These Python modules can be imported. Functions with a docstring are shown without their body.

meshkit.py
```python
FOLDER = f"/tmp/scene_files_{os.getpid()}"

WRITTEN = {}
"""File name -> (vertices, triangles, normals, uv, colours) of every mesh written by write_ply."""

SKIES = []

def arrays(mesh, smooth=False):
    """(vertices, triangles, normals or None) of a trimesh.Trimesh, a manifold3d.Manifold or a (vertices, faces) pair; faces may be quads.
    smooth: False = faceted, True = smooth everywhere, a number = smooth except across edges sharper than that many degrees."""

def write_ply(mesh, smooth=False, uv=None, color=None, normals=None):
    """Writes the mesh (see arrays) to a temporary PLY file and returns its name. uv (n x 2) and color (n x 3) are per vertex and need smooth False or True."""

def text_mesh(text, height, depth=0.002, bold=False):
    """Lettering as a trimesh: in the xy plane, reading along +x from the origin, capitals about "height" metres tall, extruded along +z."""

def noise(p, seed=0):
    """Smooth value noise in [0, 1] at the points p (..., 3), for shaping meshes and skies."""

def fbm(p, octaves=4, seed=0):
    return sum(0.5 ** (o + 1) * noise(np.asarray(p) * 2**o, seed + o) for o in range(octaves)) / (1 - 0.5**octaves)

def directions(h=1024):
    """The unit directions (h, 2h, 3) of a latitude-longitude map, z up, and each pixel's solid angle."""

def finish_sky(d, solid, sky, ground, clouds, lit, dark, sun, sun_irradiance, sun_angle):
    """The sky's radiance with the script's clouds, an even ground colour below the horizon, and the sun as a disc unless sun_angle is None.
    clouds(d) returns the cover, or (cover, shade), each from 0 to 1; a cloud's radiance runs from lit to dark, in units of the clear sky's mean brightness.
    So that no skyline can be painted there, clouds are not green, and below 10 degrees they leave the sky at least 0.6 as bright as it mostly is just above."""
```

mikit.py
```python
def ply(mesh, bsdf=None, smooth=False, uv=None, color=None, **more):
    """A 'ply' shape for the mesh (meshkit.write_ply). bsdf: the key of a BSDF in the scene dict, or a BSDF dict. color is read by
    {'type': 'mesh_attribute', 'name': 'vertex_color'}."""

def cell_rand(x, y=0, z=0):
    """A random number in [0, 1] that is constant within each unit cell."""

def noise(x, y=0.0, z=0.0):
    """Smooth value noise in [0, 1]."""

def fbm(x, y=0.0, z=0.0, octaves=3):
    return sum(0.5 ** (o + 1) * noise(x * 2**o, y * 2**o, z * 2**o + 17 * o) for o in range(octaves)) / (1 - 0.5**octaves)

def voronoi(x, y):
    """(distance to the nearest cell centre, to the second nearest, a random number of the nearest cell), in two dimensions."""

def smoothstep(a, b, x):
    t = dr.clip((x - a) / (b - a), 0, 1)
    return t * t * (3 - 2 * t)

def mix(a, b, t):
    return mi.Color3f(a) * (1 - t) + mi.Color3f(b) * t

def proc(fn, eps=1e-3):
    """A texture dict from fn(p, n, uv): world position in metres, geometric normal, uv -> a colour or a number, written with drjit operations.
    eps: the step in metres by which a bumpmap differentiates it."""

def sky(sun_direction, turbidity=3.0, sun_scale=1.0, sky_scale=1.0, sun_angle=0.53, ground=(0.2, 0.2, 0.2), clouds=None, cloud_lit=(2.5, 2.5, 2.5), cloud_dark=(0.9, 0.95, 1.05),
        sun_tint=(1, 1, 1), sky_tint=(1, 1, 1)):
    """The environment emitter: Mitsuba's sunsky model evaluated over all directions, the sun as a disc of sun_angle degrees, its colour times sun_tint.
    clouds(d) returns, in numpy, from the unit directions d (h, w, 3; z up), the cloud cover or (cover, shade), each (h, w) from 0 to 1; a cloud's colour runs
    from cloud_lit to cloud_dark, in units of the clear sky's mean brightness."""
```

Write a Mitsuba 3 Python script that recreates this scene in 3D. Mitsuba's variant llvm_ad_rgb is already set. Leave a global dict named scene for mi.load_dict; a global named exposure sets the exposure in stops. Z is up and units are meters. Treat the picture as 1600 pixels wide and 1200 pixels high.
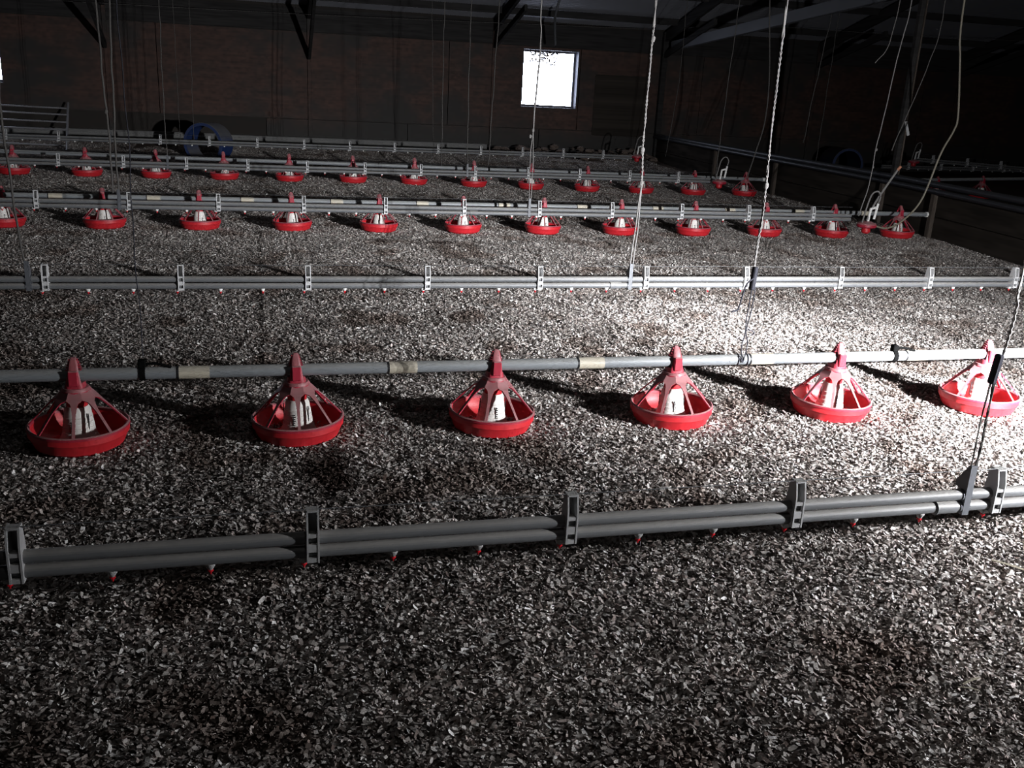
import math
import numpy as np
import trimesh
import drjit as dr
import mitsuba as mi
import manifold3d as m3
import mikit
import meshkit

T = mi.ScalarTransform4f
rng = np.random.default_rng(11)
scene, labels = {}, {}

# ------------------------------------------------------------------ camera, light, exposure
CAM = np.array([0.0, 0.0, 1.3209])
FW = np.array([0.24828031, 0.92073403, -0.30100787])
UP = np.array([0.02749641, 0.3039138, 0.95230266])
RT = np.array([0.96829791, -0.24471463, 0.05013893])
scene['camera'] = {'type': 'perspective', 'fov': 56.598, 'fov_axis': 'x', 'near_clip': 0.05, 'far_clip': 200.0,
                   'to_world': T().look_at(origin=CAM.tolist(), target=(CAM + FW).tolist(), up=UP.tolist())}
exposure = 0.0

LAMP = np.array([3.75, 0.75, 1.12])          # unseen lamp outside the frame at the right, placed to light litter and pans
AIM = np.array([3.075, 3.67, 0.145])
LAMP_COLOR = np.array([0.96, 0.97, 1.0])


def lamp_lights():  # several spots stand for the one lamp out of view
    d = (AIM - LAMP) / np.linalg.norm(AIM - LAMP)
    a = np.cross(d, [0, 0, 1.0]); a /= np.linalg.norm(a)
    b = np.cross(d, a)
    k = 0
    for beam, cut, power, n, far in ((1, 14, 260.0, 2, 0), (1, 28, 160.0, 1, 1), (1, 42, 150.0, 1, 0), (2, 76, 110.0, 2, 1)):
        for i in range(n):
            t = 2 * math.pi * (i + 0.5 * far) / n
            o = LAMP + 0.06 * (math.cos(t) * a + math.sin(t) * b)
            scene[f'unseen_lamp_spot_{k:03d}'] = {'type': 'spot', 'to_world': T().look_at(origin=o.tolist(), target=(o + d).tolist(), up=[0, 0, 1]),
                                                 'intensity': {'type': 'rgb', 'value': (power / n * LAMP_COLOR).tolist()}, 'beam_width': float(beam), 'cutoff_angle': float(cut)}
            k += 1


lamp_lights()
for k_, p_ in enumerate(((0.5, 0.5, 3.6), (1.5, 8.0, 4.1))):      # dim fill lights added above the frame to lift the shadows
    scene[f'added_fill_light_{k_:03d}'] = {'type': 'point', 'position': list(p_), 'intensity': {'type': 'rgb', 'value': [0.7, 0.7, 0.72]}}
WINDOW_RADIANCE = [4.8, 5.3, 6.6]

# ------------------------------------------------------------------ helpers
def name_free(key):
    if key not in scene and key not in labels and not any(k.startswith(key + '__') for k in scene):
        return key
    i = 1
    while True:
        k = f'{key}_{i:03d}'
        if k not in scene and k not in labels:
            return k
        i += 1


_count = {}
def numbered(key):
    n = _count.get(key, 0)
    _count[key] = n + 1
    return key if n == 0 else f'{key}_{n:03d}'


def thing(name, label, cat, group=None, kind=None):
    key = numbered(name)
    labels[key] = {'label': label, 'category': cat}
    if group: labels[key]['group'] = group
    if kind: labels[key]['kind'] = kind
    return key


def structure(name):
    key = numbered(name)
    labels[key] = {'kind': 'structure'}
    return key


def part(parent, name, shape, to_world=None, label=None):
    key = numbered(parent + '__' + name)
    if not isinstance(shape, dict):
        raise TypeError
    scene[key] = dict(shape) if to_world is None else {**shape, 'to_world': to_world}
    if label: labels[key] = {'label': label}
    return key


def cat(ms):
    return trimesh.util.concatenate(ms)


def box(x0, x1, y0, y1, z0, z1):
    m = trimesh.creation.box((x1 - x0, y1 - y0, z1 - z0))
    m.apply_translation(((x0 + x1) / 2, (y0 + y1) / 2, (z0 + z1) / 2))
    return m


def bevel_box(x0, x1, y0, y1, z0, z1, b=0.004):
    pts = []
    for sx, x in ((1, x0), (-1, x1)):
        for sy, y in ((1, y0), (-1, y1)):
            for sz, z in ((1, z0), (-1, z1)):
                pts += [(x + sx * b, y + sy * b, z), (x + sx * b, y, z + sz * b), (x, y + sy * b, z + sz * b)]
    return trimesh.convex.convex_hull(np.array(pts))


def tube(pts, r, n=8, cap=True):
    """A round tube along the points; r may be one number or one per point."""
    pts = np.asarray(pts, float)
    k = len(pts)
    r = np.broadcast_to(np.asarray(r, float), (k,))
    tan = np.gradient(pts, axis=0)
    tan /= np.linalg.norm(tan, axis=1, keepdims=True) + 1e-12
    ref = np.array([0, 0, 1.0]) if abs(tan[0, 2]) < 0.9 else np.array([1.0, 0, 0])
    u = np.cross(tan[0], ref); u /= np.linalg.norm(u)
    V = []
    for i in range(k):
        u = u - tan[i] * (u @ tan[i]); u /= np.linalg.norm(u)
        w = np.cross(tan[i], u)
        a = np.arange(n) * 2 * math.pi / n
        V.append(pts[i] + r[i] * (np.cos(a)[:, None] * u + np.sin(a)[:, None] * w))
    V = np.concatenate(V)
    i, j = np.meshgrid(np.arange(k - 1), np.arange(n), indexing='ij')
    a, b = i * n + j, i * n + (j + 1) % n
    c, d = a + n, b + n
    F = np.concatenate([np.stack([a, b, d], -1).reshape(-1, 3), np.stack([a, d, c], -1).reshape(-1, 3)])
    if cap:
        V = np.vstack([V, pts[0], pts[-1]])
        e = (k - 1) * n
        j = np.arange(n)
        F = np.vstack([F, np.stack([np.full(n, len(V) - 2), (j + 1) % n, j], -1), np.stack([np.full(n, len(V) - 1), e + j, e + (j + 1) % n], -1)])
    return trimesh.Trimesh(V, F, process=False)


def spline(pts, step=0.05):
    """A smooth curve through the points (Catmull-Rom)."""
    p = np.asarray(pts, float)
    if len(p) == 2:
        n = max(2, int(np.linalg.norm(p[1] - p[0]) / step) + 1)
        return np.linspace(p[0], p[1], n)
    q = np.vstack([2 * p[0] - p[1], p, 2 * p[-1] - p[-2]])
    out = []
    for i in range(1, len(q) - 2):
        n = max(2, int(np.linalg.norm(q[i + 1] - q[i]) / step) + 1)
        t = np.linspace(0, 1, n, endpoint=False)[:, None]
        out.append(0.5 * (2 * q[i] + (q[i + 1] - q[i - 1]) * t + (2 * q[i - 1] - 5 * q[i] + 4 * q[i + 1] - q[i + 2]) * t ** 2 + (3 * q[i] - q[i - 1] - 3 * q[i + 1] + q[i + 2]) * t ** 3))
    return np.vstack(out + [p[-1:]])


def lathe(profile, n=32):
    """Surface of revolution about z of a closed (r, z) outline."""
    pr = np.asarray(profile, float)
    k = len(pr)
    a = np.arange(n) * 2 * math.pi / n
    V = np.stack([pr[:, None, 0] * np.cos(a), pr[:, None, 0] * np.sin(a), np.repeat(pr[:, 1:2], n, 1)], -1).reshape(-1, 3)
    F = []
    for i in range(k):
        i2 = (i + 1) % k
        j = np.arange(n)
        A, B, C, D = i * n + j, i * n + (j + 1) % n, i2 * n + (j + 1) % n, i2 * n + j
        F += [np.stack([A, B, C], -1), np.stack([A, C, D], -1)]
    m = trimesh.Trimesh(V, np.vstack(F), process=False)
    m.merge_vertices(); m.update_faces(m.nondegenerate_faces()); m.fix_normals()
    return m


def man(m):
    return m3.Manifold(m3.Mesh(np.asarray(m.vertices, np.float32), np.asarray(m.faces, np.uint32)))


def tri(m):
    q = m.to_mesh()
    return trimesh.Trimesh(q.vert_properties[:, :3], q.tri_verts, process=False)


def cyl_x(x0, x1, y, z, r, n=16):
    return tube([(x0, y, z), (x1, y, z)], r, n)


def rope_mesh(pts, r, twist=None, step=0.02, n=6, wob=0.0):
    c = spline(pts, step)
    if wob:
        s = np.arange(len(c)) * step
        c = c + wob * np.stack([np.sin(s * 9.0 + c[0, 0] * 7) + 0.6 * np.sin(s * 23 + 1), np.cos(s * 7.3 + c[0, 1]) + 0.6 * np.cos(s * 19), 0 * s], -1)
    if not twist:
        return tube(c, r, n)
    s = np.concatenate([[0], np.cumsum(np.linalg.norm(np.diff(c, axis=0), axis=1))])
    out = []
    for k in range(2):
        a = 2 * math.pi * s / twist + k * math.pi
        off = np.stack([np.cos(a), np.sin(a), 0 * a], -1) * r * 0.52
        out.append(tube(c + off, r * 0.62 * (1 + 0.12 * np.sin(s * 61 + k)), n))
    return cat(out)


# ------------------------------------------------------------------ materials
def principled(color, rough=0.6, **kw):
    c = color if isinstance(color, dict) else {'type': 'rgb', 'value': list(color)}
    return {'type': 'twosided', 'b': {'type': 'principled', 'base_color': c, 'roughness': float(rough), **kw}}


def diffuse(color):
    c = color if isinstance(color, dict) else {'type': 'rgb', 'value': list(color)}
    return {'type': 'twosided', 'b': {'type': 'diffuse', 'reflectance': c}}


STAINS_AND_PITS = ((0.20, 3.10, 0.10, 0.26), (0.93, 7.95, 0.09, 0.12), (1.44, 7.92, 0.16, 0.10), (0.33, 2.72, 0.05, 0.10), (3.05, 4.75, 0.07, 0.06),
          (1.2, 7.6, 0.3, 0.03), (-0.75, 7.62, 0.25, 0.04), (2.05, 4.62, 0.16, 0.06), (2.1, 5.75, 0.35, 0.12), (1.15, 5.35, 0.35, 0.12), (0.35, 5.2, 0.25, 0.1), (3.4, 5.0, 0.18, 0.09))  # wet stains, faint dark patches, and pits whose shade is painted in


FAINT = (0.95, 0.9, 0.85, 0.8, 0.6) + (0.35,) * 20


def stain_and_pit(p):
    w = mikit.fbm(p.x * 9, p.y * 9, 0.5, 2) - 0.5
    s = mi.Float(0)
    for (x, y, a, b), f in zip(STAINS_AND_PITS, FAINT):
        d = dr.sqrt(dr.square((p.x - x) / a) + dr.square((p.y - y) / b)) + 0.9 * w
        s = dr.maximum(s, f * (1 - mikit.smoothstep(0.35, 1.25, d)))
    return s


def chip_color(p, n, uv):
    t = uv.x
    c = mikit.mix((0.145, 0.122, 0.110), (0.46, 0.43, 0.40), mikit.smoothstep(0.0, 0.55, t))
    c = mikit.mix(c, (0.89, 0.875, 0.845), mikit.smoothstep(0.5, 1.0, t))
    c = mikit.mix(c, c * mi.Color3f(1.05, 0.95, 0.93), mikit.smoothstep(0.7, 1.0, uv.y))
    c = c * (0.66 + 0.58 * mikit.fbm(p.x * 1.1 + 3, p.y * 1.1, 0.0, 3))
    wet = mikit.smoothstep(0.56, 0.74, mikit.fbm(p.x * 4.2 + 9, p.y * 3.4, 2.0, 3))
    c = mikit.mix(c, c * mi.Color3f(0.62, 0.56, 0.53), wet)
    c = c * (0.74 + 0.52 * mikit.noise(p.x * 13, p.y * 13, 1.0))
    return mikit.mix(c, c * mi.Color3f(0.16, 0.12, 0.11), stain_and_pit(p))


def litter_color(p, n, uv):
    v = mikit.fbm(p.x * 55, p.y * 55, p.z * 30, 3)
    c = mikit.mix((0.05, 0.037, 0.031), (0.20, 0.16, 0.135), v)
    return mikit.mix(c, c * 0.3, stain_and_pit(p))


def ply_color(p, n, uv):
    g = 0.5 * mikit.fbm(p.x * 2.6, p.z * 30, 1.0, 3) + 0.5 * mikit.fbm(p.x * 16, p.z * 24, 4.0, 2)
    blot = 0.55 * mikit.fbm(p.x * 0.9 + 5, p.z * 1.6, 2.0, 3) + 0.45 * mikit.fbm(p.x * 4.5 + 5, p.z * 6, 7.0, 3)
    c = mikit.mix((0.012, 0.007, 0.006), (0.100, 0.048, 0.034), g)
    c = mikit.mix((0.024, 0.021, 0.019), c, mikit.smoothstep(0.30, 0.66, blot))
    return mikit.mix((0.024, 0.022, 0.020), c, mikit.smoothstep(0.30, 0.75, p.z + 0.25 * (blot - 0.5)))


def board_color(p, n, uv):
    g = mikit.fbm(p.x * 3, p.z * 40 + p.y * 3, 0.0, 3)
    return mikit.mix((0.022, 0.021, 0.021), (0.052, 0.050, 0.049), g)


def fence_color(p, n, uv):
    g = mikit.fbm(p.y * 2.2, p.z * 22, 0.0, 3)
    return mikit.mix((0.020, 0.018, 0.016), (0.062, 0.052, 0.044), g)


def post_color(p, n, uv):
    g = mikit.fbm(p.x * 30 + p.y * 30, p.z * 3, 0.0, 3)
    return mikit.mix((0.05, 0.04, 0.033), (0.12, 0.10, 0.085), g)


def dusty(base, dust, amount=0.85, lo=0.05, hi=0.85):
    def fn(p, n, uv):
        v = mikit.fbm(p.x * 26, p.y * 26, p.z * 26, 3)
        k = mikit.smoothstep(lo, hi, n.z) * amount * (0.72 + 0.45 * v)
        return mikit.mix(base, dust, dr.clip(k, 0, 1))
    return mikit.proc(fn)


DUST = (0.17, 0.16, 0.145)
scene['m_chip'] = diffuse(mikit.proc(chip_color))
scene['m_litter'] = diffuse(mikit.proc(litter_color))
scene['m_plywood'] = principled(mikit.proc(ply_color), 0.75)
scene['m_board'] = diffuse(mikit.proc(board_color))
scene['m_fence'] = diffuse(mikit.proc(fence_color))
scene['m_post'] = diffuse(mikit.proc(post_color))
scene['m_pipe'] = principled(dusty((0.12, 0.125, 0.13), (0.225, 0.215, 0.20), 0.85), 0.5)
scene['m_feed_pipe'] = principled(dusty((0.185, 0.20, 0.21), (0.28, 0.275, 0.255), 0.6), 0.45)
scene['m_rail'] = principled(dusty((0.012, 0.013, 0.017), (0.032, 0.032, 0.033), 0.7), 0.5)
scene['m_clip'] = principled(dusty((0.50, 0.50, 0.50), (0.46, 0.44, 0.40), 0.6), 0.5)
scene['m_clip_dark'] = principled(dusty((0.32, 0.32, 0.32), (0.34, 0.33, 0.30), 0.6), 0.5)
scene['m_label'] = principled(dusty((0.47, 0.43, 0.34), (0.36, 0.33, 0.28), 0.5), 0.5)
scene['m_white'] = principled((0.78, 0.77, 0.74), 0.45)
scene['m_red'] = principled(dusty((0.47, 0.015, 0.022), (0.44, 0.11, 0.11), 0.3, 0.4, 1.0), 0.5)
scene['m_red_dusty'] = principled(dusty((0.33, 0.016, 0.035), (0.27, 0.15, 0.15), 0.85, 0.0, 0.7), 0.5)
scene['m_red_pin'] = principled((0.62, 0.01, 0.02), 0.35)
scene['m_cone'] = principled(dusty((0.70, 0.68, 0.64), (0.45, 0.40, 0.33), 0.8, 0.3, 0.9), 0.45)
scene['m_black'] = principled((0.012, 0.012, 0.013), 0.5)
scene['m_rope'] = diffuse((0.20, 0.192, 0.185))
scene['m_rope_old'] = diffuse((0.10, 0.095, 0.09))
scene['m_cord'] = diffuse((0.05, 0.05, 0.06))
scene['m_hose'] = principled((0.20, 0.18, 0.135), 0.5)
scene['m_blue'] = principled(dusty((0.012, 0.03, 0.11), (0.10, 0.10, 0.10), 0.95, -0.2, 0.6), 0.5)
scene['m_dark_blue'] = principled(dusty((0.006, 0.008, 0.022), (0.012, 0.012, 0.012), 0.9), 0.6)
scene['m_sill_board'] = principled((0.15, 0.15, 0.145), 0.7)
scene['m_steel'] = principled(dusty((0.08, 0.083, 0.09), (0.10, 0.098, 0.093), 0.6), 0.5)
scene['m_zinc'] = principled((0.24, 0.245, 0.27), 0.42, metallic=0.4)
scene['m_timber'] = diffuse(mikit.proc(board_color))
scene['m_frame'] = principled((0.05, 0.05, 0.066), 0.5)
scene['m_rubber'] = diffuse((0.006, 0.006, 0.006))
scene['m_rope_pale'] = diffuse((0.6, 0.58, 0.56))
scene['m_bar'] = principled((0.20, 0.20, 0.21), 0.5)
scene['m_hanger'] = principled((0.085, 0.09, 0.10), 0.5)
scene['m_duct'] = principled((0.10, 0.105, 0.115), 0.5)
scene['m_web'] = diffuse((0.05, 0.045, 0.04))
scene['m_plain'] = diffuse((0.04, 0.036, 0.033))
scene['m_tip'] = principled((0.40, 0.17, 0.10), 0.5)

# ------------------------------------------------------------------ the ground
def hgt(x, y):
    x, y = np.asarray(x, float), np.asarray(y, float)
    p = np.stack([x * 0.85 + 4, y * 0.85, 0 * x], -1)
    h = 0.035 * (meshkit.fbm(p, 3, seed=5) - 0.5)
    h = h + 0.05 * np.clip((5.0 - x) / 3.5, 0, 1) * np.exp(-((y - 12.1) / 0.9) ** 2)
    for cx, cy, a, b in STAINS_AND_PITS[:3]:
        h = h - 0.010 * np.exp(-((x - cx) / a) ** 2 - ((y - cy) / b) ** 2)
    h = h + 0.09 * np.clip((y - 15.4) / 1.8, 0, 1) * (0.4 + meshkit.noise(p * 2.2, seed=3))
    return h


YB, EAVE, SLOPE = 17.5, 2.36, math.tan(math.radians(15))
gx, gy = np.arange(-8.0, 9.01, 0.1), np.arange(-0.5, 17.51, 0.1)
X, Y = np.meshgrid(gx, gy, indexing='ij')
V = np.stack([X, Y, hgt(X, Y) - 0.012 + 0.006 * meshkit.noise(np.stack([X * 17, Y * 17, 0 * X], -1), seed=9)], -1).reshape(-1, 3)
ny = len(gy)
i, j = np.meshgrid(np.arange(len(gx) - 1), np.arange(ny - 1), indexing='ij')
a = (i * ny + j).ravel()
F = np.vstack([np.stack([a, a + ny, a + ny + 1], -1), np.stack([a, a + ny + 1, a + 1], -1)])
structure('floor')
outer = cat([box(-9.2, 18.2, -4.2, 17.7, -0.30, -0.12), box(9.0, 18.2, -4.2, 17.7, -0.13, -0.01), box(-9.2, -8, -4.2, 17.7, -0.13, -0.01), box(-8, 9, -4.2, -0.5, -0.13, -0.01)])
scene['floor'] = mikit.ply(cat([trimesh.Trimesh(V, F, process=False), outer]), 'm_litter')


def chips(size, density, k, lmin, lmax, seed, zmax):
    """A square of curled wood shavings: strips of k quads, uv = two random numbers of each chip."""
    r = np.random.default_rng(seed)
    n = int(size * size * density)
    L = lmin + (lmax - lmin) * r.random(n) ** 2.2
    W = L * (0.35 + 0.65 * r.random(n)) * np.clip(0.012 / L, 0.55, 1.2)
    phi = np.clip(np.abs(r.normal(0.0, 1.0, n)), 0.05, 3.2)
    s = np.linspace(-0.5, 0.5, k + 1)
    R = L / phi
    u = R[:, None] * np.sin(phi[:, None] * s)
    w = R[:, None] * (1 - np.cos(phi[:, None] * s))
    w = (w - w.mean(1, keepdims=True)) * np.where(r.random(n) < 0.6, 1, -1)[:, None]
    end = 1 - 0.5 * r.random((n, 1)) * (2 * np.abs(s)) ** 2
    skew = r.normal(0, 0.25, (n, 1)) * L[:, None] * s
    P = np.stack([np.stack([u, skew + 0.5 * W[:, None] * end * sg, w], -1) for sg in (-1, 1)], 2)      # n, k+1, 2, 3
    yaw, tilt, roll = r.random(n) * 2 * math.pi, r.normal(0, 0.42, n), r.normal(0, 0.5, n)
    def rot(P, ax, a):
        c, sn = np.cos(a)[:, None, None], np.sin(a)[:, None, None]
        i, j = [(1, 2), (2, 0), (0, 1)][ax]
        Q = P.copy()
        Q[..., i], Q[..., j] = c * P[..., i] - sn * P[..., j], sn * P[..., i] + c * P[..., j]
        return Q
    P = rot(rot(rot(P, 0, roll), 1, tilt), 2, yaw)
    P[..., :2] += ((r.random((n, 2)) - 0.5) * size)[:, None, None]
    P[..., 2] += (zmax * r.random(n) ** 1.3)[:, None, None] - 0.006
    V = P.reshape(-1, 3)
    base = (np.arange(n) * 2 * (k + 1))[:, None]
    f = np.concatenate([np.array([[0, 2, 3], [0, 3, 1]]) + 2 * q for q in range(k)])
    F = (base[:, :, None] + f[None]).reshape(-1, 3)
    tone = np.clip(r.beta(1.15, 1.9, n), 0, 1)
    uv = np.repeat(np.stack([tone, r.random(n)], -1), 2 * (k + 1), 0)
    return (V, F), uv


def litter_tiles():
    kinds = {}
    for nm, size, dens, k, l0, l1, zm, cnt in (('near', 0.5, 46000, 3, 0.004, 0.024, 0.020, 4), ('middle', 1.0, 32000, 2, 0.005, 0.024, 0.020, 2), ('back', 1.0, 15000, 1, 0.007, 0.028, 0.022, 2)):
        for c in range(cnt):
            m, uv = chips(size, dens, k, l0, l1, 100 * c + len(nm), zm)
            scene[f'shavings_tile_{nm}_{c}'] = {'type': 'shapegroup', 'chips': mikit.ply(m, 'm_chip', uv=uv)}
        kinds[nm] = cnt
    labels['wood_shavings'] = {'label': 'loose pale wood shavings spread over the whole barn floor', 'category': 'wood shavings', 'kind': 'stuff'}
    r = np.random.default_rng(77)
    num = 0
    def seen(x, y, s):
        v = np.array([x, y, 0]) - CAM
        z = v @ FW
        if z < 0.3: return False
        px, py = (v @ RT) / z / 0.53846, (v @ UP) / z / 0.40385
        mar = 1.5 * s / z / 0.53
        return abs(px) < 1.06 + mar and abs(py) < 1.06 + mar
    for nm, s, x0, x1, y0, y1 in (('near', 0.5, -3, 5, 0.75, 4.25), ('middle', 1.0, -5, 8, 4.25, 9.25), ('back', 1.0, -7, 9, 9.25, 17.25)):
        for x in np.arange(x0 + s / 2, x1, s):
            for y in np.arange(y0 + s / 2, y1, s):
                if not seen(x, y, s) or x > 6.4 + 0.06 * y: continue
                num += 1
                e = s * 0.5
                h = float(hgt(x, y))
                nx, nyy = -(hgt(x + e, y) - hgt(x - e, y)) / s, -(hgt(x, y + e) - hgt(x, y - e)) / s
                M = np.eye(4)
                zc = np.array([nx, nyy, 1.0]); zc /= np.linalg.norm(zc)
                xc = np.array([1.0, 0, -nx]); xc -= zc * (xc @ zc); xc /= np.linalg.norm(xc)
                M[:3, 0], M[:3, 1], M[:3, 2], M[:3, 3] = xc, np.cross(zc, xc), zc, (x, y, h)
                to = T(M) @ T().rotate([0, 0, 1], 90.0 * int(r.integers(4))) @ T().scale([1.03, 1.03, 1.0])
                scene[f'wood_shavings__{num:03d}'] = {'type': 'instance', 'shapegroup': {'type': 'ref', 'id': f'shavings_tile_{nm}_{int(r.integers(kinds[nm]))}'}, 'to_world': to}


litter_tiles()

# ------------------------------------------------------------------ walls
WIN1, WIN2 = (4.60, 5.66, 0.92, 1.935), (-5.03, -3.97, 0.92, 1.935)


def cut_rect(rect, hole):
    x0, x1, z0, z1 = rect
    a0, a1, b0, b1 = hole
    if a0 >= x1 or a1 <= x0 or b0 >= z1 or b1 <= z0: return [rect]
    out = [(x0, a0, z0, z1), (a1, x1, z0, z1), (max(x0, a0), min(x1, a1), z0, b0), (max(x0, a0), min(x1, a1), b1, z1)]
    return [q for q in out if q[1] - q[0] > 0.015 and q[3] - q[2] > 0.015]


structure('wall_back')
core = [(-9.2, 18.2, -0.3, EAVE + 0.2)]
for wn in (WIN1, WIN2): core = [q for c in core for q in cut_rect(c, wn)]
scene['wall_back'] = mikit.ply(cat([box(a, b, YB + 0.03, YB + 0.20, c, d) for a, b, c, d in core]), 'm_plain')
prng = np.random.default_rng(4)
for (z0, z1, w, off) in ((-0.02, 0.545, 2.44, 0.1), (0.55, 1.975, 2.44, 0.82 - 2.44 * 4), (1.98, EAVE, 3.23, -2.41 - 3.23 * 2)):
    x = off
    while x < 17.8:
        q = [(max(x, -9), min(x + w - 0.012, 18), z0 + 0.004, z1 - 0.004)]
        if q[0][1] > q[0][0]:
            for wn in (WIN1, WIN2): q = [t for c in q for t in cut_rect(c, wn)]
            d = prng.uniform(0, 0.012)
            for a, b, c, e in q:
                part('wall_back', 'panel', mikit.ply(box(a, b, YB - 0.004 - d, YB + 0.03, c, e), 'm_plywood' if z1 < 2.2 else 'm_board'))
        x += w
part('wall_back', 'panel', mikit.ply(box(6.0, 7.02, YB - 0.03, YB - 0.012, 0.47, 1.56), 'm_fence'))
structure('baseboard_back')
scene['baseboard_back'] = mikit.ply(cat([bevel_box(a, b - 0.01, YB - 0.16, YB - 0.015, 0.02, 0.25 + o, 0.006) for a, b, o in ((-8, -4.4, 0), (-4.4, -0.6, 0.01), (-0.6, 3.98, 0.0))]), 'm_sill_board')
for nm, m in (('wall_left', box(-9.2, -9.0, -4.2, 17.7, -0.3, 9)), ('wall_right', box(18.0, 18.2, -4.2, 17.7, -0.3, 9)), ('wall_front', box(-9.2, 18.2, -4.2, -4.0, -0.3, 9))):
    structure(nm); scene[nm] = mikit.ply(m, 'm_plain')


def window(key, W):
    structure(key)
    x0, x1, z0, z1 = W
    t = 0.045
    fr = [box(x0, x0 + t, YB + 0.15, YB + 0.19, z0, z1), box(x1 - t, x1, YB + 0.15, YB + 0.19, z0, z1), box(x0 + t, x1 - t, YB + 0.15, YB + 0.19, z0, z0 + t), box(x0 + t, x1 - t, YB + 0.15, YB + 0.19, z1 - t, z1)]
    part(key, 'frame', mikit.ply(cat(fr), 'm_frame'))
    ja = [box(x0, x0 + 0.012, YB - 0.02, YB + 0.15, z0, z1), box(x1 - 0.012, x1, YB - 0.02, YB + 0.15, z0, z1), box(x0 + 0.012, x1 - 0.012, YB - 0.02, YB + 0.15, z0, z0 + 0.012), box(x0 + 0.012, x1 - 0.012, YB - 0.02, YB + 0.15, z1 - 0.012, z1)]
    part(key, 'jamb', mikit.ply(cat(ja), 'm_frame'))
    V = np.array([(x0 + t, YB + 0.17, z0 + t), (x1 - t, YB + 0.17, z0 + t), (x1 - t, YB + 0.17, z1 - t), (x0 + t, YB + 0.17, z1 - t)])
    pane = mikit.ply((V, np.array([[0, 1, 2], [0, 2, 3]])), 'm_white')
    pane['emitter'] = {'type': 'area', 'radiance': {'type': 'rgb', 'value': WINDOW_RADIANCE}}
    part(key, 'pane', pane)


window('window_1', WIN1)
window('window_2', WIN2)

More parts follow.
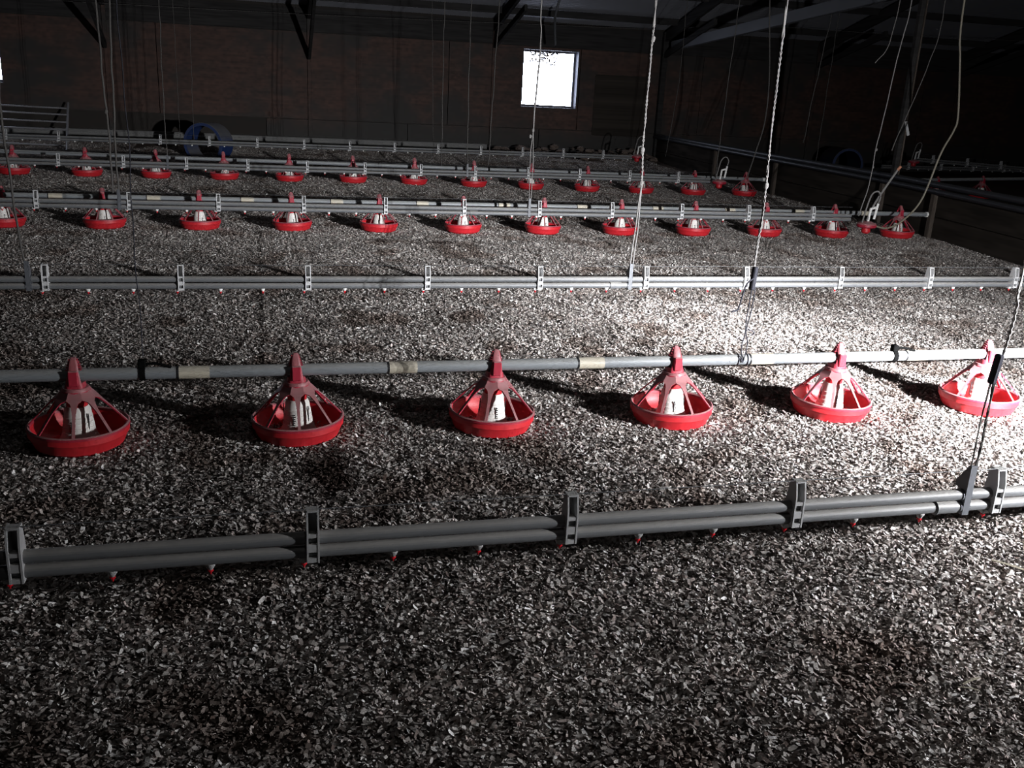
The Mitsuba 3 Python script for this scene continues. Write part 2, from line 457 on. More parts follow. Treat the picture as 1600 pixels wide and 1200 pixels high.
# ------------------------------------------------------------------ roof
structure('ceiling')
y_ridge = 7.0
ys = np.arange(y_ridge, YB + 0.1, 0.0095)
zs = EAVE + 0.06 + (YB - ys) * SLOPE + 0.010 * np.sin(2 * math.pi * ys / 0.076)
def sheet(x0, x1):
    n = len(ys)
    V = np.vstack([np.stack([np.full(n, x0), ys, zs], -1), np.stack([np.full(n, x1), ys, zs], -1)])
    a = np.arange(n - 1)
    return trimesh.Trimesh(V, np.vstack([np.stack([a, a + 1, a + n + 1], -1), np.stack([a, a + n + 1, a + n], -1)]), process=False)
zr = EAVE + 0.1 + (YB - y_ridge) * SLOPE
V = np.array([(-9.2, y_ridge, zr), (18.2, y_ridge, zr), (18.2, -4.2, EAVE + 0.1), (-9.2, -4.2, EAVE + 0.1)])
scene['ceiling'] = mikit.ply((V, np.array([[0, 1, 2], [0, 2, 3]])), 'm_plain')
for x0 in np.arange(-9.2, 18.1, 3.235 * 0.9):
    part('ceiling', 'metal_sheet', mikit.ply(sheet(x0, min(x0 + 3.235 * 0.9 + 0.03, 18.2)), 'm_zinc'))
for y in (16.9, 15.7, 14.5, 13.3, 12.1, 10.9):
    z = EAVE + 0.04 + (YB - y) * SLOPE
    part('ceiling', 'purlin', mikit.ply(box(-9, 18, y - 0.025, y + 0.025, z - 0.11, z), 'm_timber'))


def beam(p, q, w, h):
    """A timber of width w across and height h from p to q."""
    p, q = np.array(p, float), np.array(q, float)
    d = q - p; L = np.linalg.norm(d); d /= L
    s = np.cross(d, [0, 0, 1.0])
    s = np.array([1.0, 0, 0]) if np.linalg.norm(s) < 1e-6 else s / np.linalg.norm(s)
    u = np.cross(s, d)
    m = bevel_box(-w / 2, w / 2, 0, L, -h / 2, h / 2, 0.004)
    M = np.eye(4); M[:3, 0], M[:3, 1], M[:3, 2], M[:3, 3] = s, d, u, p
    m.apply_transform(M)
    return m


TRUSS = (-5.64, -2.40, 0.83, 4.06, 7.30, 10.53, 13.8)
for n, x in enumerate(TRUSS):
    structure(f'trim_{n + 1}')
    t = f'trim_{n + 1}'
    part(t, 'post', mikit.ply(bevel_box(x - 0.05, x + 0.05, YB - 0.11, YB - 0.02, 0, EAVE) if n == 4 else bevel_box(x - 0.03, x + 0.03, YB - 0.045, YB - 0.015, 0, EAVE, 0.003), 'm_timber' if n == 4 else 'm_plywood'))
    part(t, 'rafter', mikit.ply(beam((x, YB - 0.05, EAVE - 0.09), (x, 9.0, EAVE - 0.09 + (YB - 9.05) * SLOPE), 0.06, 0.18), 'm_timber'))
    part(t, 'brace', mikit.ply(beam((x, YB - 0.08, 1.58 if x < 4 else 1.95), (x, YB - 2.1, EAVE + 0.10), 0.05, 0.10), 'm_timber'))
part('trim_5', 'duct', mikit.ply(beam((7.35, 17.2, 2.12), (7.3, 9.5, 2.66), 0.08, 0.16), 'm_duct'))

# ------------------------------------------------------------------ feed pans
dish = lathe([(0.0, 0.004), (0.118, 0.004), (0.132, 0.008), (0.140, 0.016), (0.150, 0.020), (0.163, 0.052), (0.169, 0.060), (0.169, 0.082), (0.165, 0.086), (0.160, 0.082), (0.158, 0.060),
              (0.150, 0.040), (0.135, 0.024), (0.110, 0.014), (0.06, 0.030), (0.0, 0.034)], 48)


def grill_mesh(n=8, per=12, rows=16):
    """The conical cage: a collar with arched feet that run down as ribs to the rim."""
    V, F = [], []
    R0, Z0, R1, Z1 = 0.047, 0.213, 0.164, 0.084
    ts = np.linspace(0, 1, rows)
    parts = []
    for k in range(n):
        half = math.pi / n
        for side in (0,):
            vs = []
            for t in ts:
                rr = R0 + (R1 - R0) * (t ** 1.12)
                zz = Z0 + (Z1 - Z0) * (0.85 * t + 0.15 * t ** 2)
                width = max(0.0052 + 0.016 * max(0, 0.55 - t) ** 1.3 / 0.55 ** 1.3, 0)
                ang = half if t < 0.16 else min(half, width / rr + (half * max(0, 1 - (t - 0.16) / 0.14) ** 2.2))
                for th in (0.0045, 0.0):
                    for sa in (-1, 1):
                        aa = 2 * math.pi * k / n + sa * ang
                        vs.append(((rr + th * 0.7) * math.cos(aa), (rr + th * 0.7) * math.sin(aa), zz + th * 0.7))
            vs = np.array(vs)
            f = []
            for i in range(rows - 1):
                a = 4 * i
                b = a + 4
                for p, q in ((0, 1), (1, 3), (3, 2), (2, 0)):
                    f += [(a + p, b + p, b + q), (a + p, b + q, a + q)]
            parts.append(trimesh.Trimesh(vs, f, process=False))
    parts.append(lathe([(0.040, 0.205), (0.0495, 0.205), (0.0495, 0.216), (0.044, 0.226), (0.036, 0.226), (0.036, 0.207)], 32))
    ring = lathe([(0.158, 0.080), (0.1715, 0.080), (0.1715, 0.088), (0.166, 0.092), (0.159, 0.088)], 48)
    return cat(parts + [ring])


def clamp_mesh():
    pts = []
    for z, hx, hy in ((0.212, 0.036, 0.038), (0.224, 0.035, 0.037), (0.255, 0.029, 0.034), (0.285, 0.024, 0.031), (0.310, 0.0175, 0.019), (0.325, 0.0125, 0.011), (0.333, 0.0085, 0.006)):
        for a in np.linspace(0, 2 * math.pi, 24, endpoint=False):
            c, s = math.cos(a), math.sin(a)
            pts.append((hx * np.sign(c) * abs(c) ** 0.6, hy * np.sign(s) * abs(s) ** 0.6, z))
    body = m3.Manifold.hull_points(np.array(pts, np.float32))
    hole = man(tube([(-0.1, 0, 0.265), (0.1, 0, 0.265)], 0.0232, 20))
    body = body - hole
    inner = m3.Manifold.hull_points(np.array([(x, sg * y, z) for x in (-0.06, 0.06) for sg in (-1, 1) for y, z in ((0.0285, 0.246), (0.0262, 0.285), (0.0135, 0.308), (0.003, 0.319))], np.float32))
    body = body - inner
    out = [tri(body)]
    out.append(lathe([(0.030, 0.200), (0.0395, 0.200), (0.0395, 0.222), (0.034, 0.226), (0.030, 0.222)], 32))
    out.append(bevel_box(-0.0165, 0.0165, -0.0405, -0.030, 0.236, 0.292, 0.003))
    for k in range(5):
        z = 0.288 + 0.009 * k
        for s in (-1, 1):
            h = 0.0225 - 0.0028 * k
            out.append(box(s * h - 0.004, s * h + 0.003, -0.011 + 0.001 * k, 0.011 - 0.001 * k, z - 0.002, z + 0.003))
    return cat(out)


cone = lathe([(0.0, 0.020), (0.064, 0.024), (0.066, 0.034), (0.059, 0.048), (0.0555, 0.064), (0.0540, 0.065), (0.0535, 0.082), (0.0520, 0.083), (0.0510, 0.100), (0.0495, 0.101), (0.0485, 0.118), (0.047, 0.119), (0.044, 0.142),
              (0.037, 0.156), (0.0, 0.160)], 36)
core_tube = lathe([(0.0, 0.15), (0.035, 0.15), (0.035, 0.215), (0.0, 0.215)], 24)


def ticks_mesh():
    out = []
    def on(a, z, w, h):
        r = 0.0562 - 0.13 * max(0, z - 0.06) + 0.0008
        m = box(-0.0012, 0.0012, -w / 2, w / 2, -h / 2, h / 2)
        m.apply_translation((r, 0, z))
        m.apply_transform(trimesh.transformations.rotation_matrix(a, (0, 0, 1)))
        out.append(m)
    a0 = -math.pi / 2 - 0.35
    on(a0, 0.082, 0.0025, 0.056)
    for k in range(7):
        on(a0 + 0.07, 0.060 + 0.0075 * k, 0.010 if k % 2 else 0.007, 0.0022)
    marks = tri(m3.Manifold.batch_boolean([man(m) for m in out], m3.OpType.Add))
    slots = []
    for a in (a0 + 1.15, a0 - 1.5):
        out.clear()
        on(a, 0.096, 0.004, 0.076)
        slots.append(out[0].copy())
    return marks, slots


MARKS, SLOTS = ticks_mesh()
FP = {'dish': mikit.ply(dish, 'm_red', smooth=35), 'grill': mikit.ply(grill_mesh(), 'm_red_dusty', smooth=35), 'pipe_clamp': mikit.ply(clamp_mesh(), 'm_red_dusty', smooth=30),
      'feed_cone': mikit.ply(cone, 'm_cone', smooth=35), 'drop_tube': mikit.ply(core_tube, 'm_red', smooth=35), 'scale_mark': mikit.ply(MARKS, 'm_black'), 'slot': mikit.ply(SLOTS[0], 'm_black'), 'slot_b': mikit.ply(SLOTS[1], 'm_black')}
ORD = ['first', 'second', 'third', 'fourth', 'fifth', 'sixth', 'seventh', 'eighth', 'ninth', 'tenth', 'eleventh', 'twelfth', 'thirteenth', 'fourteenth', 'fifteenth', 'sixteenth']


def feed_pan(x, y, z, label, group, yaw=0.0, tilt=0.0, tilt2=0.0):
    t = thing('feed_pan', label, 'feed pan', group)
    base = T().translate([x, y, z])
    hang = base @ T().translate([0, 0, 0.265]) @ T().rotate([1, 0, 0], tilt) @ T().rotate([0, 1, 0], tilt2) @ T().translate([0, 0, -0.265])
    spin = hang @ T().rotate([0, 0, 1], yaw)
    for nm in ('dish', 'grill', 'feed_cone', 'drop_tube', 'scale_mark', 'slot', 'slot_b'):
        lab = {'feed_cone': 'white ridged feed cone in the middle', 'scale_mark': 'black scale marks on the cone'}.get(nm)
        part(t, nm.replace('_b', '') if nm == 'slot_b' else nm, FP[nm], spin, lab)
    part(t, 'pipe_clamp', FP['pipe_clamp'], hang, 'dull dusty red clamp over the pipe')
    return t


S = 0.76
frng = np.random.default_rng(21)
ROWS = (('nearest', 3.465, -0.6585, range(0, 6), 0.0), ('middle', 8.532, -1.283, range(-1, 11), 0.0), ('farthest', 12.043, -1.9603, range(-1, 12), 0.05))
YAW1 = (3, 0, 24, 8, 14, 18)
for nm, y, x0, idx, z in ROWS:
    n = len(idx)
    for k, i in enumerate(idx):
        extra = {('nearest', 2): 'bell-shaped white cone marked with black scratches', ('nearest', 5): 'brightly lit and cut by the right edge of the photo'}.get((nm, i))
        where = ORD[k] + ' from the left'
        if nm == 'nearest':
            look = ('in the dimmest corner, ' if k == 0 else 'in the brightest light, ' if k == 5 else '')
            lab = f'red feed pan {look}{where} under the nearest feed pipe'
        elif nm == 'middle':
            lab = f'red feed pan {where} in the middle row, behind the third drinker line'
        else:
            lab = f'small distant red feed pan {where} in the farthest row'
        feed_pan(x0 + S * i, y, z * min(1, max(0, (5.2 - x0 - S * i) / 3.5)), lab, f'feed pans of the {nm} row', YAW1[k] if nm == 'nearest' else frng.uniform(0, 45), frng.uniform(-1.5, 1.5), frng.uniform(-1.5, 1.5))
for k, (x, z) in enumerate(((9.651, 0.0), (10.435, 0.03))):
    feed_pan(x, 12.3, z, ('left' if k == 0 else 'right') + ' one of two red feed pans behind the low partition', 'feed pans behind the partition')


def feed_pipe(y, x0, x1, z, r, label, bands, clips, caps=(), z1=None):
    t = thing('feed_pipe', label, 'pipe', 'long grey feed pipes')
    zz = lambda x: z if z1 is None else z + (z1 - z) * (x - x0) / (x1 - x0)
    xs = np.linspace(x0, x1, 24)
    part(t, 'tube', mikit.ply(tube(np.stack([xs, np.full(24, y), [zz(x) for x in xs]], -1), r, 24), 'm_feed_pipe', smooth=40))
    for b in bands:
        part(t, 'label_band', mikit.ply(tube([(b - 0.053, y, zz(b)), (b + 0.053, y, zz(b))], r + 0.0012, 24), 'm_label', smooth=40), None, 'cream paper band')
        part(t, 'seam_ring', mikit.ply(tube([(b - 0.060, y, zz(b)), (b - 0.0535, y, zz(b))], r + 0.0016, 24), 'm_black', smooth=40))
    for c in clips:
        m = cat([tube([(c - 0.008, y, zz(c)), (c + 0.012, y, zz(c))], r + 0.004, 20), bevel_box(c - 0.012, c + 0.014, y - 0.014, y + 0.014, zz(c) + r, zz(c) + r + 0.028, 0.003),
                 tube(spline([(c + 0.01, y, zz(c) + r + 0.012), (c + 0.05, y - 0.004, zz(c) + r + 0.014), (c + 0.10, y - 0.008, zz(c) + r + 0.001)], 0.02), 0.005, 6)])
        part(t, 'hanger_clip', mikit.ply(m, 'm_rubber', smooth=40), None, 'black hanger clip')
    for c in caps:
        part(t, 'end_cap', mikit.ply(tube([(c - 0.03, y, zz(c)), (c + 0.012, y, zz(c))], r + 0.004, 20), 'm_white', smooth=40), None, 'white end cap')


feed_pipe(3.465, -2.2, 6.3, 0.268, 0.0222, 'thick grey feed pipe carrying the nearest row of red feed pans', [-0.277 + 0.757 * k + 0.02 for k in range(0, 7)], (-0.435, 2.654))
feed_pipe(8.532, -4.0, 6.655, 0.262, 0.0222, 'thick grey feed pipe carrying the middle row of red feed pans', [-1.638 + 0.755 * k for k in range(0, 11)], (-1.25, 2.05), (6.655,), z1=0.245)
feed_pipe(12.043, -5.0, 6.68, 0.325, 0.0222, 'thick grey feed pipe carrying the farthest row of red feed pans', [], (-1.9 + 1.45, 2.79), (6.68,), z1=0.235)
feed_pipe(12.3, 9.05, 13.0, 0.262, 0.022, 'grey feed pipe in the dark pen behind the low partition', [], (), z1=0.40)

# ------------------------------------------------------------------ nipple drinker lines
RP, GAP = 0.0165, 0.037


def bracket_mesh():
    """A slotted channel clip: two side plates joined by webs, seated on both pipes (origin: middle of the lower pipe)."""
    side = m3.CrossSection([[(-0.027, -0.020), (0.024, -0.020), (0.024, 0.056), (0.012, 0.118), (-0.016, 0.118), (-0.027, 0.070)]])
    holes = m3.CrossSection.circle(0.0155, 20) + m3.CrossSection.circle(0.0155, 20).translate((0, GAP))
    side = (side - holes).extrude(0.0045)
    out = []
    for x in (-0.0155, 0.011):
        m = tri(side)
        v = m.vertices.copy()
        m.vertices = np.stack([v[:, 2] + x, v[:, 0], v[:, 1]], -1)      # extrude axis -> x, profile -> (y, z)
        out.append(m)
    out += [box(-0.013, 0.013, -0.0255, -0.0165, -0.020, -0.008), box(-0.013, 0.013, -0.0255, -0.0150, 0.008, 0.029), box(-0.013, 0.013, -0.018, 0.008, 0.1125, 0.1175), box(-0.013, 0.013, -0.0255, -0.017, 0.047, 0.057),
            box(-0.0125, 0.0125, 0.018, 0.0225, -0.018, 0.10)]
    foot = bevel_box(-0.034, -0.010, -0.012, 0.012, -0.026, -0.0165, 0.002)
    return cat(out + [foot])


def nipple_body():
    return lathe([(0.0, -0.0125), (0.0125, -0.0135), (0.0125, -0.019), (0.0095, -0.024), (0.0055, -0.031), (0.0, -0.031)], 14)


def nipple_pin():
    return lathe([(0.0, -0.031), (0.0072, -0.031), (0.0072, -0.035), (0.0035, -0.038), (0.0018, -0.044), (0.0, -0.044)], 10)


def hanger_mesh():
    prof = m3.CrossSection([[(-0.020, -0.022), (0.006, -0.022), (0.006, 0.050), (0.014, 0.056), (0.030, 0.056), (0.030, 0.075), (-0.012, 0.135), (-0.020, 0.135)]])
    m = tri(prof.extrude(0.022))
    v = m.vertices.copy()
    m.vertices = np.stack([v[:, 2] - 0.011, v[:, 0], v[:, 1]], -1)
    return cat([m, tube([(-0.016, 0, GAP), (0.016, 0, GAP)], RP + 0.003, 16), tube([(-0.016, 0, 0), (0.016, 0, 0)], RP + 0.003, 16)])


BR, NB, NP_, HG = bracket_mesh(), nipple_body(), nipple_pin(), hanger_mesh()
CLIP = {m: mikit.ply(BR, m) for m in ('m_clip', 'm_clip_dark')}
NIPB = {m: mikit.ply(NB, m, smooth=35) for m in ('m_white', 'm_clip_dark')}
NIPP = mikit.ply(NP_, 'm_red_pin', smooth=35)
HANG = mikit.ply(HG, 'm_hanger')
COUP = mikit.ply(cat([tube([(-0.033, 0, 0), (0.033, 0, 0)], RP + 0.004, 20), tube([(-0.037, 0, 0), (-0.031, 0, 0)], RP + 0.0055, 20)]), 'm_pipe', smooth=40)


def drinker(y, x0, x1, zb, bx, ks, s, clip, label, hangers, couplings, zb1=None, nip='m_white', pins=True, wire=True, skip=()):
    t = thing('drinker_line', label, 'drinker line', 'nipple drinker lines')
    z = lambda x: zb + 0.02 if zb1 is None else zb + 0.02 + (zb1 - zb) * (x - x0) / (x1 - x0)
    xs = np.linspace(x0, x1, 30)
    line = lambda dz: np.stack([xs, np.full(30, y), [z(x) + dz for x in xs]], -1)
    part(t, 'water_pipe', mikit.ply(tube(line(0), RP, 20), 'm_pipe', smooth=40))
    part(t, 'support_pipe', mikit.ply(tube(line(GAP), RP, 20), 'm_pipe', smooth=40))
    if wire:
        part(t, 'guard_wire', mikit.ply(tube(line(0.117) + [[0, -0.008, 0]], 0.0013, 5), 'm_steel'), None, 'thin wire along the tops of the clips')
    for k in ks:
        x = bx + s * k
        if not (x0 < x < x1): continue
        if k not in skip:
            part(t, 'clip', CLIP[clip], T().translate([x, y, z(x)]))
        for q in range(3):
            xn = x - 0.022 + s * q / 3
            if x0 < xn < x1 - 0.05:
                n = part(t, 'nipple', NIPB[nip], T().translate([xn, y, z(xn)]))
                if pins: part(n, 'trigger', NIPP, T().translate([xn, y, z(xn)]))
    for x in hangers: part(t, 'hanger', HANG, T().translate([x, y, z(x)]))
    for x in couplings: part(t, 'coupling', COUP, T().translate([x, y, z(x)]))


SB = 0.66936
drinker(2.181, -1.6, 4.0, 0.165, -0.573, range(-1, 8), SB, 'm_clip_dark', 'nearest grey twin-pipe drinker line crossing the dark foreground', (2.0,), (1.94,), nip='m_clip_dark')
drinker(5.325, -2.6, 6.3, 0.170, -1.108, range(-2, 12), SB, 'm_clip', 'second grey twin-pipe drinker line, just behind the nearest feed pipe', (-1.19, 2.137), (2.05,))
drinker(8.042, -4.2, 5.42, 0.225, -1.6846, range(-3, 11), SB, 'm_clip', 'third twin-pipe drinker line, right in front of the middle feed pan row', (-1.09, 2.238), (1.75,))
drinker(11.593, -5.0, 5.65, 0.207, -2.165, range(-4, 12), SB, 'm_clip', 'fourth twin-pipe drinker line, in front of the farthest feed pan row', (-1.03, 2.42), ())
drinker(14.80, -6.0, 5.80, 0.240, -2.732, range(-4, 13), SB, 'm_clip', 'farthest twin-pipe drinker line, low along the back wall', (-2.06,), (), pins=False, skip=(1,))
drinker(14.5, 10.87, 16.5, 0.385, 11.909, range(-1, 7), 0.70, 'm_clip', 'drinker line with white clips in the dark pen behind the low partition', (), (), zb1=0.15, pins=False)
drinker(15.6, 11.0, 16.5, 0.170, 11.56, range(0, 8), 0.70, 'm_clip', 'lower dim drinker line deepest in the dark pen behind the partition', (), (), zb1=0.20, pins=False)

# ------------------------------------------------------------------ regulators at the line ends
def regulator(x, y, z, label, s=1.0):
    t = thing('water_regulator', label, 'water regulator', 'red water regulators at the line ends')
    M = T().translate([x, y, z]).scale([s, s, s])
    body = lathe([(0, 0.030), (0.035, 0.030), (0.085, 0.012), (0.092, 0.0), (0.092, -0.020), (0.080, -0.030), (0, -0.030)], 32)
    low = lathe([(0, -0.028), (0.040, -0.030), (0.042, -0.070), (0.030, -0.085), (0, -0.085)], 24)
    part(t, 'housing', mikit.ply(body, 'm_red_dusty', smooth=35), M)
    part(t, 'sump', mikit.ply(low, 'm_red', smooth=35), M)
    el = cat([tube([(0.0, -0.01, 0.02), (0.012, -0.01, 0.15)], 0.013, 10), tube([(0.005, -0.01, 0.145), (0.075, -0.01, 0.165)], 0.012, 10), tube([(0.062, -0.01, 0.05), (0.082, -0.01, 0.20)], 0.013, 10)])
    part(t, 'elbow_pipe', mikit.ply(el, 'm_white', smooth=40), M, 'white elbow pipe')
    lp = tube(spline([(0.080, -0.01, 0.19), (0.088, -0.02, 0.27), (0.05, -0.02, 0.315), (-0.01, -0.02, 0.28), (-0.045, -0.02, 0.15), (-0.06, -0.01, 0.02)], 0.02), 0.008, 8)
    part(t, 'hose_loop', mikit.ply(lp, 'm_rope', smooth=40), M, 'pale looped hose')


regulator(5.60, 8.03, 0.205, 'red water regulator with white elbow at the right end of the third drinker line')
regulator(5.78, 11.58, 0.235, 'small red regulator with white elbow at the end of the fourth drinker line')
regulator(5.88, 14.79, 0.300, 'tiny dark red regulator at the end of the farthest drinker line')

regulator(10.83, 14.49, 0.395, 'dim red regulator at the start of the drinker line behind the low partition')

# ------------------------------------------------------------------ ropes, cords, hoses
def rope(label, pts, r, mat='m_rope_old', twist=None, wob=0.003, knots=(), name='hanging_rope', ctg='rope', group=None, strands=None):
    t = thing(name, label, ctg, group)
    part(t, 'strand', mikit.ply(rope_mesh(pts, r, twist, wob=wob), mat, smooth=True))
    for p in knots:
        m = trimesh.creation.icosphere(2, radius=r * 1.7)
        m.vertices = m.vertices * [1, 1, 1.5] * (1 + 0.25 * (meshkit.noise(m.vertices * 300, seed=2)[:, None] - 0.5)) + np.asarray(p)
        part(t, 'knot', mikit.ply(m, mat, smooth=True))
    if strands:
        for sp in strands:
            part(t, 'strand', mikit.ply(rope_mesh(sp, r * 0.6, None, wob=wob), mat, smooth=True))
    return t


def lin(x, y, z0, z1, x2=None):
    return [(x, y, z0), (x if x2 is None else x2, y, z1)]


rope('bright twisted rope left of the window light hanging to the second drinker line', [(2.13, 5.325, 3.3), (2.150, 5.325, 1.80), (2.150, 5.325, 1.65), (2.146, 5.325, 1.17), (2.160, 5.325, 0.80)], 0.0075, 'm_rope', 0.05, 0.002,
     knots=[(2.152, 5.325, 1.60), (2.148, 5.325, 0.99), (2.160, 5.325, 0.80)], strands=[[(2.160, 5.325, 0.80), (2.15, 5.325, 0.56), (2.128, 5.32, 0.31)], [(2.160, 5.325, 0.80), (2.165, 5.325, 0.56), (2.146, 5.32, 0.31)]])
b = rope('brightest twisted white rope, hanging from above to the nearest feed pipe', [(1.93, 3.465, 3.0), (1.922, 3.465, 1.67), (1.923, 3.465, 1.40), (1.931, 3.465, 1.06), (1.934, 3.465, 0.985), (1.929, 3.465, 0.66)], 0.006, 'm_rope', 0.04, 0.0015,
         knots=[(1.934, 3.465, 0.985)])
adj = trimesh.util.concatenate([bevel_box(1.922, 1.940, 3.452, 3.478, 0.565, 0.660, 0.004)])
adj.apply_transform(trimesh.transformations.rotation_matrix(0.06, (0, 1, 0), (1.93, 3.465, 0.61)))
part(b, 'adjuster', mikit.ply(adj, 'm_cord'), None, 'black rope adjuster')
part(b, 'cord', mikit.ply(cat([rope_mesh([(1.924, 3.46, 0.575), (1.918, 3.46, 0.45), (1.922, 3.46, 0.38), (1.908, 3.45, 0.33), (1.915, 3.435, 0.262)], 0.0022, wob=0.002),
                               rope_mesh([(1.938, 3.46, 0.575), (1.934, 3.46, 0.47), (1.925, 3.46, 0.39), (1.934, 3.45, 0.34), (1.918, 3.435, 0.262), (1.905, 3.44, 0.29)], 0.0022, wob=0.002),
                               tube(spline([(1.905 + 0.006 * math.cos(q), 3.465 + 0.024 * math.cos(q * 1.0), 0.268 + 0.024 * math.sin(q)) for q in np.linspace(0, 6.28, 12)], 0.01), 0.0022, 5),
                               tube(spline([(1.945 + 0.003 * math.cos(q), 3.465 + 0.024 * math.cos(q * 1.0), 0.268 + 0.024 * math.sin(q)) for q in np.linspace(0, 6.28, 12)], 0.01), 0.0022, 5),
                               rope_mesh([(1.93, 3.46, 0.40), (1.955, 3.45, 0.385), (1.94, 3.45, 0.375), (1.96, 3.455, 0.39), (1.915, 3.45, 0.40)], 0.0018, wob=0.002)]), 'm_cord', smooth=True), None, 'thin black cord tied round the feed pipe')
part(b, 'tail', mikit.ply(rope_mesh([(1.925, 3.452, 0.615), (1.90, 3.44, 0.605), (1.885, 3.44, 0.58), (1.868, 3.44, 0.50), (1.860, 3.44, 0.485), (1.838, 3.44, 0.480)], [0.0035] * 1, wob=0.0), 'm_cord', smooth=True), None, 'loose black rope tail')
c = rope('pale rope at the right edge with black adjuster above the nearest drinker line', [(2.10, 2.18, 2.6), (2.045, 2.18, 1.0), (2.042, 2.18, 0.80), (2.030, 2.18, 0.645)], 0.0048, 'm_rope_pale', 0.04, 0.002)
adj = bevel_box(2.008, 2.026, 2.168, 2.192, 0.567, 0.655, 0.004)
adj.apply_transform(trimesh.transformations.rotation_matrix(0.10, (0, 1, 0), (2.02, 2.18, 0.61)))
part(c, 'adjuster', mikit.ply(adj, 'm_cord'), None, 'black rope adjuster')
part(c, 'cord', mikit.ply(cat([rope_mesh([(2.008, 2.18, 0.57), (2.000, 2.178, 0.46), (1.996, 2.172, 0.40), (1.990, 2.164, 0.310)], 0.0025, 0.02, wob=0.001), rope_mesh([(2.020, 2.18, 0.57), (2.019, 2.178, 0.46), (2.016, 2.172, 0.40), (2.006, 2.164, 0.310)], 0.004, 0.022, wob=0.001)]), 'm_rope_old', smooth=True), None, 'twisted cord')
rope('dim rope at the far left edge hanging to the second drinker line', [(-1.24, 5.325, 3.2), (-1.232, 5.325, 1.12), (-1.230, 5.325, 0.89), (-1.222, 5.325, 0.58), (-1.195, 5.325, 0.30)], 0.006)
rope('left of two dim ropes at the upper left, hanging to the middle feed pipe', [(-1.25, 8.53, 3.4), (-1.222, 8.53, 1.78), (-1.204, 8.53, 0.94), (-1.194, 8.53, 0.69), (-1.20, 8.53, 0.29)], 0.0085, knots=[(-1.204, 8.53, 0.94)])
rope('right of two dim ropes at the upper left, hanging to the third drinker line', [(-1.05, 8.04, 3.4), (-1.06, 8.04, 1.76), (-1.082, 8.04, 0.915), (-1.09, 8.03, 0.36)], 0.008)
rope('thin dark cord hanging to the clip of the nearest feed pipe at the left', lin(-0.43, 3.465, 3.0, 0.33), 0.002, 'm_cord')
rope('rope crossing the window, knotted with two strands to the third drinker line', [(2.235, 8.04, 3.4), (2.248, 8.04, 1.98), (2.259, 8.04, 1.69), (2.237, 8.04, 0.95)], 0.0065, 'm_rope', None, 0.002, knots=[(2.237, 8.04, 0.95), (2.215, 8.04, 0.90)],
     strands=[[(2.237, 8.04, 0.95), (2.225, 8.04, 0.7), (2.230, 8.03, 0.36)], [(2.237, 8.04, 0.95), (2.252, 8.04, 0.7), (2.245, 8.03, 0.36)]])
rope('thin dim cord right of the leaning hurdle hanging to the fourth drinker line', [(-1.02, 11.59, 3.4), (-1.025, 11.59, 1.98), (-1.035, 11.59, 1.13), (-1.032, 11.585, 0.33)], 0.0055)
rope('thin pale cord left of the window hanging to the fourth drinker line', [(2.41, 11.59, 3.4), (2.401, 11.59, 2.2), (2.40, 11.59, 1.48), (2.41, 11.59, 0.75), (2.42, 11.585, 0.33)], 0.0055, knots=[(2.41, 11.59, 0.77)])
rope('pale cord next to the window on its left hanging to the farthest feed pipe', [(2.86, 12.04, 3.4), (2.842, 12.04, 2.27), (2.815, 12.04, 1.46), (2.794, 12.04, 0.66), (2.786, 12.04, 0.30)], 0.0065, knots=[(2.79, 12.04, 0.40)])
rope('thin cord above the seventh far feed pan hanging to the farthest feed pipe', [(2.165, 12.04, 3.4), (2.167, 12.04, 2.23), (2.171, 12.04, 1.28), (2.184, 12.04, 0.29)], 0.0045)
rope('faint cord in the middle of the back wall hanging to the farthest drinker line', lin(2.46, 14.8, 2.9, 0.31, 2.548), 0.004)
rope('faint cord above the blue drum on its left hanging to the farthest drinker line', lin(-1.126, 14.8, 2.8, 0.31), 0.004)
rope('faint cord straight above the blue drum hanging to the farthest drinker line', lin(-0.905, 14.8, 2.8, 0.31, -0.939), 0.004)
rope('faint cord at the room corner post hanging to the farthest regulator', [(6.49, 14.8, 2.9), (6.49, 14.8, 1.56), (6.43, 14.8, 0.8), (6.381, 14.8, 0.31)], 0.0055)
rope('dim cord hanging to the end of the fourth drinker line by its regulator', [(5.80, 11.59, 3.2), (5.783, 11.59, 2.44), (5.729, 11.59, 0.75), (5.727, 11.59, 0.28)], 0.0055)
rope('dim slanting cord hanging over the low partition to the farthest feed pipe end', [(7.40, 12.04, 3.0), (7.378, 12.04, 2.58), (7.267, 12.04, 1.53), (7.20, 12.04, 0.75)], 0.006)
rope('faint straight cord hanging behind the low partition near the dark drum', lin(8.69, 14.0, 3.0, 0.372, 8.646), 0.006)
rope('pale rope beside the steel post hanging to the end of the third drinker line', [(5.72, 8.04, 3.2), (5.699, 8.04, 2.2), (5.654, 8.04, 1.78), (5.584, 8.04, 0.98), (5.565, 8.04, 0.62), (5.50, 8.03, 0.28)], 0.0055, 'm_rope', None, 0.002, knots=[(5.584, 8.04, 0.90), (5.577, 8.04, 0.74)])
rope('thin cord slanting down to the foot of the steel post', [(6.30, 8.3, 2.9), (6.168, 8.2, 2.24), (6.061, 8.1, 1.80), (5.717, 8.0, 0.90)], 0.005)
rope('short loose cord with a bent end hanging free below the roof at the right', [(5.26, 7.5, 2.9), (5.206, 7.5, 2.15), (5.155, 7.5, 1.78), (5.063, 7.5, 1.64)], 0.0045)
t = thing('water_hose', 'yellowish hose curving down from the roof into the red water regulator', 'hose')
